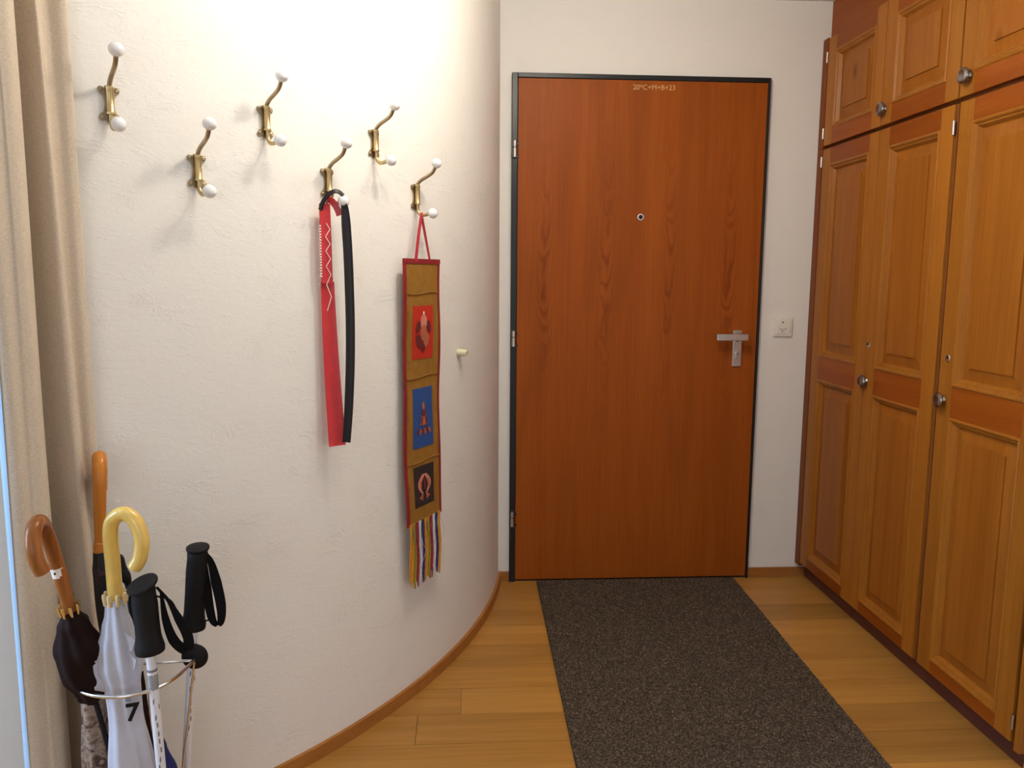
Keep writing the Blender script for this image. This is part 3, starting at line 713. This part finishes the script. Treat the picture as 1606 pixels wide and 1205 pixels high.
for j in range(nz_+1):
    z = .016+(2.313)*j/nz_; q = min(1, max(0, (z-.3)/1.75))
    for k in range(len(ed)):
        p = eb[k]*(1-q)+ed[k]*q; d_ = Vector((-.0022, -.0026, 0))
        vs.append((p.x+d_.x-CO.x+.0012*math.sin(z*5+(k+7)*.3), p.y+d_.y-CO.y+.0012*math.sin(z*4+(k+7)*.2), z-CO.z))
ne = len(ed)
MB().add(vs, [(j*ne+i, j*ne+i+1, (j+1)*ne+i+1, (j+1)*ne+i) for j in range(nz_) for i in range(ne-1)]).build('painted_daylight_edge', 'edge_daylight', cu, True, fix=False, label='pale blue-white curtain edge with daylight painted in')
sm = co.modifiers.new('thick', 'SOLIDIFY'); sm.thickness = .0025; sm.offset = 0
MB().tube([(-.12+.0, -.02, 2.322-CO.z+.015), (.06, .07, 2.322-CO.z+.015)], .006, 10).build('rail', 'steel', cu, True)

# ------------------------------------------------------------------ umbrella stand
us = thing('umbrella_stand', 'chrome wire umbrella stand with a D-shaped hoop and black bumper by the curved wall', 'umbrella stand', (-.636, 1.49, 0))
SO = Vector((-.636, 1.49, 0))
PR, PL = Vector((-.534, 1.533, 0)), Vector((-.742, 1.508, 0))
arc = [PR, Vector((-.545, 1.468, 0)), Vector((-.568, 1.425, 0)), Vector((-.606, 1.402, 0)), Vector((-.650, 1.400, 0)), Vector((-.694, 1.418, 0)), Vector((-.727, 1.455, 0)), PL]
arc = catmull(arc, 6)
def hoop(z, r_, nm):
    up = Vector((0, 0, z))-SO
    MB().tube([p+up for p in arc], r_, 10).build(nm, 'chrome', us, True)
    MB().tube([PL+up, lerp(PL, PR, .5)+up+Vector((0, .004, 0)), PR+up], r_*.85, 10).build(nm+'_back_bar', 'chrome', us, True)
hoop(.520, .0036, 'hoop')
BC = Vector((-.645, 1.478, 0))
for p in (PR, lerp(PL, PR, .12), lerp(PL, PR, .6)):
    q = p
    MB().tube([BC+(p-BC)*.42-SO+Vector((0, 0, .012)), q-SO+Vector((0, .003, .518))], .0022, 8).build('upright', 'chrome', us, True)
MB().lathe([(.118, 0), (.120, .004), (.120, .010), (.114, .016), (.108, .012), (.0001, .012)], 40, BC-SO).build('base_plate', 'black', us, True)
for p in (PR, PL): MB().ball(p-SO+Vector((-.0035, .0165, .520)), .0262, (0, 1, 0), .45, 28, 14).build('bumper', 'black', us, True, label='round black rubber bumper')

# ------------------------------------------------------------------ umbrellas and poles
def along(a, b_, s): return Vector(a)+(Vector(b_)-Vector(a)).normalized()*s
def canopy_mesh(a, b_, prof, folds, ruffle, seed, seg=48, twist=1.2):
    # furled cloth around the axis a->b_; prof: (fraction, radius)
    a, b_ = Vector(a), Vector(b_); ax = (b_-a); L = ax.length; ax.normalize()
    N = (Vector((1, 0, 0))-ax*ax.x).normalized(); B = ax.cross(N); rq = random.Random(seed)
    ph = [rq.uniform(0, 6.28) for _ in range(6)]; n_ = 40; vs = []
    def rad(f):
        for (f0, r0), (f1, r1) in zip(prof[:-1], prof[1:]):
            if f <= f1: t_ = (f-f0)/(f1-f0); t_ = t_*t_*(3-2*t_); return r0*(1-t_)+r1*t_
        return prof[-1][1]
    for j in range(n_+1):
        f = j/n_; r0 = rad(f)
        for k in range(seg):
            th = 2*PI*k/seg
            g = math.sin(folds*th+f*twist*6+ph[0])
            d = ruffle*(abs(g)**.7*math.copysign(1, g)*.5+.35*math.sin(3*th+f*9+ph[1])+.25*math.sin(2*th-f*14+ph[2]))
            rr_ = r0*(1+d)
            vs.append(a+ax*(L*f)+(N*math.cos(th)+B*math.sin(th))*rr_)
    fs = [(i*seg+k, i*seg+(k+1) % seg, (i+1)*seg+(k+1) % seg, (i+1)*seg+k) for i in range(n_) for k in range(seg)]
    fs += [tuple(range(seg))[::-1], tuple(range(n_*seg, (n_+1)*seg))]
    return MB().add(vs, fs)
def tips(t, a, ax, r_, n_, L, rad_, mat, O):
    ax = Vector(ax).normalized(); N = (Vector((1, 0, 0))-ax*ax.x).normalized(); B = ax.cross(N)
    for k in range(n_):
        d = N*math.cos(2*PI*k/n_+.2)+B*math.sin(2*PI*k/n_+.2)
        c = Vector(a)+d*r_-O
        MB().tube([c-ax*L*.5+d*.0015, c-ax*L*.3+d*.0015, c+ax*L*.5], [rad_*.7, rad_, rad_*.8], 8).build('rib_tip', mat, t, True)

# white umbrella with the yellow handle
O = Vector((-.640, 1.452, .02)); T0 = Vector((-.6415, 1.452, .690)); FT = Vector((-.628, 1.455, .020))
t = thing('umbrella', 'white furled umbrella with a yellow crook handle and a black 7 on it', 'umbrella', O)
hd = [T0-Vector((0, 0, .012)), T0+Vector((-.001, 0, .06)), T0+Vector((-.0015, -.001, .118)), T0+Vector((.006, -.003, .146)), T0+Vector((.028, -.006, .158)), T0+Vector((.048, -.009, .143)), T0+Vector((.058, -.012, .112)), T0+Vector((.054, -.014, .078)), T0+Vector((.043, -.015, .058))]
hp_ = catmull([p-O for p in hd], 7)
MB().tube(hp_, [.0132]*(len(hp_)-1)+[.0125], 18).build('handle', 'yellow', t, True)
MB().tube([T0-O, FT-O], .005, 8).build('shaft', 'steel', t, True)
cn = canopy_mesh(T0+Vector((0, 0, -.006))-O, FT+Vector((0, 0, .05))-O, [(0, .0165), (.04, .0185), (.08, .024), (.15, .033), (.21, .036), (.27, .029), (.36, .0290), (.55, .0385), (.75, .040), (.92, .024), (1, .010)], 8, .16, 5).build('canopy', 'whitecloth', t, True)
# loose corners of cloth at the ruffle
for k, (dx, dz, sx_, sz_, ry) in enumerate(((-.040, -.105, .020, .020, .3), (-.036, -.140, .024, .030, -.4), (-.034, -.163, .014, .018, .2), (.032, -.085, .016, .022, .5), (.033, -.120, .020, .026, -.3))):
    c = T0+Vector((dx*.92, -.020, dz))-O; s = 1 if dx > 0 else -1
    pts_ = [c+Vector((-s*.012, .004, sz_)), c+Vector((s*sx_*.55, -.004+ry*.01, sz_*.25)), c+Vector((s*sx_*.35, -.006, -sz_*.45)), c+Vector((-s*.012, .004, -sz_))]
    MB().add([p+Vector((0, d_, 0)) for d_ in (0, .0015) for p in pts_], [(0, 1, 2, 3), (4, 5, 6, 7), (0, 1, 5, 4), (1, 2, 6, 5), (2, 3, 7, 6), (3, 0, 4, 7)]).build('cloth_corner', 'whitecloth', t)
MB().box(Vector((-.6225, 1.4235, .497))-O, Vector((-.6135, 1.4225, .509))-O).build('velcro_tab', 'greyprint', t)
tips(t, T0+Vector((0, 0, -.004)), (0, 0, -1), .0175, 8, .022, .0044, 'creamtip', O)
text_mesh('7', 'printed_number', 'black', t, Matrix.Translation(Vector((-.6085, 1.4165, .4780))-O) @ Matrix.Rotation(.30, 4, 'Z') @ Matrix.Rotation(PI/2, 4, 'X'), .047, .0012, .0011)

# dark brown umbrella with the bent-wood handle
O = Vector((-.64, 1.545, .02)); T0 = Vector((-.7185, 1.436, .678)); FT = Vector((-.640, 1.520, .022))
t = thing('umbrella', 'dark brown furled umbrella with a glossy bent-wood crook handle leaning on the curtain', 'umbrella', O)
ax = (T0-FT).normalized()
hd = [T0-ax*.01, T0+ax*.05+Vector((.001, 0, 0)), T0+ax*.100, T0+Vector((-.0165, -.022, .140)), T0+Vector((-.0150, -.040, .168)), T0+Vector((-.0110, -.062, .178)), T0+Vector((-.0075, -.082, .168)), T0+Vector((-.0040, -.092, .142)), T0+Vector((.0005, -.092, .116)), T0+Vector((.0050, -.087, .098))]
hp_ = catmull([p-O for p in hd], 7)
MB().tube(hp_, [.0118]*5+[.0118+.0012*min(1, i/20) for i in range(len(hp_)-5)], 16).build('handle', 'brownwood', t, True)
tg = MB().tube([T0+ax*.062-O, T0+ax*.080-O], .0124, 16).build('paper_tag', 'whitestitch', t, True)
MB().box(T0+ax*.071+Vector((-.002, -.0135, -.002))-O, T0+ax*.071+Vector((.001, -.0128, .002))-O).build('tag_print', 'dark_hole', t)
MB().tube([T0-O, FT-O], .005, 8).build('shaft', 'black', t, True)
canopy_mesh(T0-ax*.012-O, T0-ax*.205+Vector((-.004, 0, 0))-O, [(0, .014), (.14, .026), (.40, .040), (.66, .039), (.90, .026), (1, .010)], 8, .14, 11).build('canopy', 'browncloth', t, True)
tips(t, T0-ax*.006, -ax, .0155, 8, .020, .0030, 'gold', O)

# umbrella with the orange handle seen edge-on
O = Vector((-.725, 1.555, .02)); T0 = Vector((-.7130, 1.562, .745)); FT = Vector((-.665, 1.578, .022))
t = thing('umbrella', 'black patterned furled umbrella with a tall orange wooden handle against the curtain edge', 'umbrella', O)
hd = [T0-Vector((0, 0, .01)), T0+Vector((.003, .002, .08)), T0+Vector((.006, .004, .140)), T0+Vector((.0025, .014, .165)), T0+Vector((-.0050, .032, .174)), T0+Vector((-.0150, .052, .163)), T0+Vector((-.0190, .060, .135)), T0+Vector((-.0200, .060, .10))]
hp_ = catmull([p-O for p in hd], 7)
MB().tube(hp_, [.0100+.0035*min(1, i/16) for i in range(len(hp_))], 16).build('handle', 'orangewood', t, True)
MB().lathe([(.0125, -.010), (.0128, 0), (.0118, .004), (.0118, .010), (.010, .012)], 18, T0-O).build('collar', 'orangewood', t, True)
MB().tube([T0-O, FT-O], .005, 8).build('shaft', 'steel', t, True)
canopy_mesh(T0+Vector((0, 0, -.008))-O, FT+Vector((0, 0, .06))-O, [(0, .0135), (.06, .019), (.2, .0225), (.4, .023), (.7, .022), (.92, .018), (1, .008)], 8, .14, 21).build('canopy', 'darkfloral', t, True)

# slim umbrella with a black handle end
O = Vector((-.62, 1.50, .02)); T0 = Vector((-.6355, 1.508, .535)); FT = Vector((-.610, 1.512, .022))
t = thing('umbrella', 'slim black umbrella standing behind the white one, with a black crook end', 'umbrella', O)
hd = [T0, T0+Vector((-.004, .004, .09)), T0+Vector((-.008, .006, .150)), T0+Vector((-.013, .006, .166)), T0+Vector((-.024, .006, .180)), T0+Vector((-.029, .004, .212))]
hp_ = catmull([p-O for p in hd], 6)
nh = len(hp_)
MB().tube(hp_, [.0058]*13+[.0058+.0092*min(1, (i-12)/10) for i in range(13, nh-2)]+[.0135, .0085], 16).build('handle', 'black', t, True)
MB().lathe([(.0125, -.012), (.013, -.010), (.013, .010), (.0115, .012)], 18, T0+Vector((0, 0, -.010))-O).build('collar', 'cream', t, True)
canopy_mesh(T0+Vector((0, 0, -.020))-O, FT+Vector((0, 0, .03))-O, [(0, .0115), (.1, .0125), (.5, .0150), (.85, .014), (1, .006)], 8, .10, 31).build('canopy', 'browncloth', t, True)

# floral umbrella low in the stand
O = Vector((-.71, 1.50, .02)); T0 = Vector((-.7180, 1.510, .500)); FT = Vector((-.715, 1.505, .022))
t = thing('umbrella', 'short brown and beige floral umbrella low in the stand under the chrome hoop', 'umbrella', O)
canopy_mesh(T0-O, FT+Vector((0, 0, .02))-O, [(0, .012), (.10, .026), (.35, .028), (.7, .026), (.93, .020), (1, .010)], 6, .16, 41).build('canopy', 'floral', t, True)
MB().tube([T0-Vector((0, 0, .02))-O, T0+Vector((0, 0, .035))-O], [.011, .013], 14).build('handle', 'blackcloth', t, True)
MB().tube([FT+Vector((0, 0, .04))-O, FT-O], [.006, .004], 10).build('ferrule', 'steel', t, True)

# blue umbrella tip
O = Vector((-.585, 1.505, .02)); T0 = Vector((-.5995, 1.508, .385)); FT = Vector((-.575, 1.520, .022))
t = thing('umbrella', 'dark blue folded umbrella low in the stand between the two poles', 'umbrella', O)
canopy_mesh(T0-O, FT+Vector((0, 0, .01))-O, [(0, .002), (.08, .010), (.25, .023), (.6, .030), (.92, .022), (1, .010)], 5, .16, 51).build('canopy', 'bluecloth', t, True)
MB().tube([FT+Vector((0, 0, .03))-O, FT-O], [.010, .009], 10).build('handle', 'black', t, True)
MB().ribbon([T0+Vector((.020, -.02, -.075))-O, T0+Vector((.032, -.018, -.066))-O, T0+Vector((.036, -.010, -.085))-O], .010, Vector((0, .3, 1)), .0015).build('tie_strap', 'bluecloth', t)

def pole(label, top, gbot, foot, tilt, capr, gr, O, strap_pts, strap_w, wd, thin_pts):
    t = thing('trekking_pole', label, 'pole', O, group='white trekking poles in the umbrella stand')
    top, gbot, foot = Vector(top), Vector(gbot), Vector(foot); ax = (top-gbot).normalized(); L = (top-gbot).length
    prof = [(gr*.80, 0), (gr*1.12, .003), (gr*1.16, .012), (gr*1.05, .022), (gr*.97, .035), (gr*.95, L*.45), (gr*.98, L*.72), (gr*.92, L*.88), (gr*.95, L-.008), (gr*.7, L)]
    MB().lathe(prof, 22, gbot-O, ax).build('grip', 'black', t, True)
    MB().lathe([(capr*.55, -.010), (capr*.95, -.002), (capr, .001), (capr*.97, .004), (capr*.6, .0065), (.0001, .007)], 26, top-O, tilt).build('cap', 'black', t, True)
    sh = MB().tube([gbot-O, lerp(gbot, foot, .93)-O], .0086, 16).build('shaft', 'polewhite', t, True)
    d = (foot-gbot).normalized()
    MB().tube([lerp(gbot, foot, .92)-O, lerp(gbot, foot, .99)-O, foot-O], [.0095, .007, .003], 12).build('tip', 'black', t, True)
    MB().lathe([(.0090, 0), (.0092, .001), (.0092, .004), (.0090, .005)], 16, gbot+d*.030-O, d).build('ring', 'greyprint', t, True)
    N = Vector((.55, -.83, 0)).normalized(); B = d.cross(N).normalized()
    def mark(s, a0, hgt, wid_, slant):
        vs = []
        for i in range(5):
            a = a0+wid_*(i/4-.5); q = N*math.cos(a)+B*math.sin(a)
            vs += [gbot+d*(s+slant*(i/4))+q*.0089-O, gbot+d*(s+slant*(i/4)+hgt)+q*.0089-O]
        return vs, [(2*i, 2*i+2, 2*i+3, 2*i+1) for i in range(4)]
    mb = MB()
    for k in range(10):
        for a0 in (-.9, 0, .9): mb.add(*mark(.040+k*.0030, a0, .0014, 1.0, .003))
    mb.build('hatched_band', 'dark_hole', t, fix=False)
    mb = MB(); rq = random.Random(2)
    for k in range(9): mb.add(*mark(.085+k*.017, rq.uniform(-.7, .5), .010, .30, rq.uniform(-.004, .006)))
    mb.build('printed_marks', 'greyprint', t, fix=False)
    sp_ = catmull([Vector(p)-O for p in strap_pts], 6); sw_ = strap_w
    n_ = len(sp_)
    ws = []
    for i in range(n_):
        q = i/(n_-1)*(len(sw_)-1); k = min(int(q), len(sw_)-2); ws.append(sw_[k]*(1-(q-k))+sw_[k+1]*(q-k))
    MB().ribbon(sp_, ws, wd, .0022).build('wrist_strap', 'strap', t, True)
    if thin_pts:
        MB().tube(catmull([Vector(p)-O for p in thin_pts], 6), .0017, 6).build('strap_cord', 'strap', t, True)
    return t
O = Vector((-.565, 1.425, .02))
pole('white trekking pole with a black grip standing in front, right of the white umbrella', (-.5785, 1.420, .722), (-.5715, 1.420, .592), (-.5640, 1.445, .022), (-.28, -.30, .91), .0285, .0225, O,
     [(-.556, 1.425, .716), (-.536, 1.424, .690), (-.520, 1.425, .655), (-.506, 1.426, .622), (-.505, 1.428, .598), (-.516, 1.430, .594), (-.533, 1.430, .612), (-.545, 1.430, .652), (-.550, 1.428, .705)],
     [.004, .006, .015, .018, .016, .018, .018, .013, .004], Vector((1, .15, .3)), [(-.556, 1.422, .700), (-.532, 1.424, .690), (-.520, 1.424, .660), (-.513, 1.426, .620), (-.513, 1.428, .600)])
O = Vector((-.60, 1.575, .001))
pole('white trekking pole with a black grip behind, the rightmost of the stand', (-.5235, 1.556, .742), (-.5420, 1.562, .572), (-.600, 1.575, .003), (.02, -.12, .99), .0222, .0205, O,
     [(-.511, 1.560, .732), (-.500, 1.558, .712), (-.491, 1.556, .672), (-.483, 1.554, .625), (-.484, 1.552, .592), (-.494, 1.552, .586), (-.503, 1.553, .604), (-.510, 1.556, .660), (-.514, 1.558, .722)],
     [.006, .013, .020, .019, .014, .010, .016, .018, .010], Vector((1, .15, 0)), [(-.526, 1.548, .592), (-.510, 1.548, .596), (-.496, 1.550, .597)])

# ------------------------------------------------------------------ ceiling lamp (above the frame)
lm = thing('ceiling_lamp', 'bar lamp on the ceiling above the coat hooks, two bulbs plus an added fill bulb', 'lamp', (.09, 1.675, CEIL))
bar = [Vector((-.10, -.17, 0)), Vector((.37, .47, 0))]; bd = (bar[1]-bar[0]).normalized(); bq = Vector((-bd.y, bd.x, 0))*.03
MB().add([p+o_+Vector((0, 0, z_)) for z_ in (-.022, 0) for p, o_ in ((bar[0], -bq), (bar[1], -bq), (bar[1], bq), (bar[0], bq))], [(0, 1, 2, 3), (4, 5, 6, 7), (0, 1, 5, 4), (1, 2, 6, 5), (2, 3, 7, 6), (3, 0, 4, 7)]).build('base_bar', 'steel', lm, bevel=.003)
BULBS = (((-.07, -.125, -.140), .27), ((.15, .130, -.100), .51), ((.34, .43, -.095), .22))  # last bulb is added only to brighten the curved wall near the door
for bpos, share in BULBS:
    bx, by, bz = bpos
    MB().tube([Vector((bx, by, -.01)), Vector((bx, by, bz+.062))], [.018, .022], 16).build('lamp_holder', 'steel', lm, True)
    ld = bpy.data.lights.new('bulb_light', 'POINT'); ld.energy = LAMP_W*share; ld.color = LAMP_COL; ld.shadow_soft_size = .05
    lo = bpy.data.objects.new('bulb_light', ld); col.objects.link(lo); lo.parent = lm; lo.location = bpos
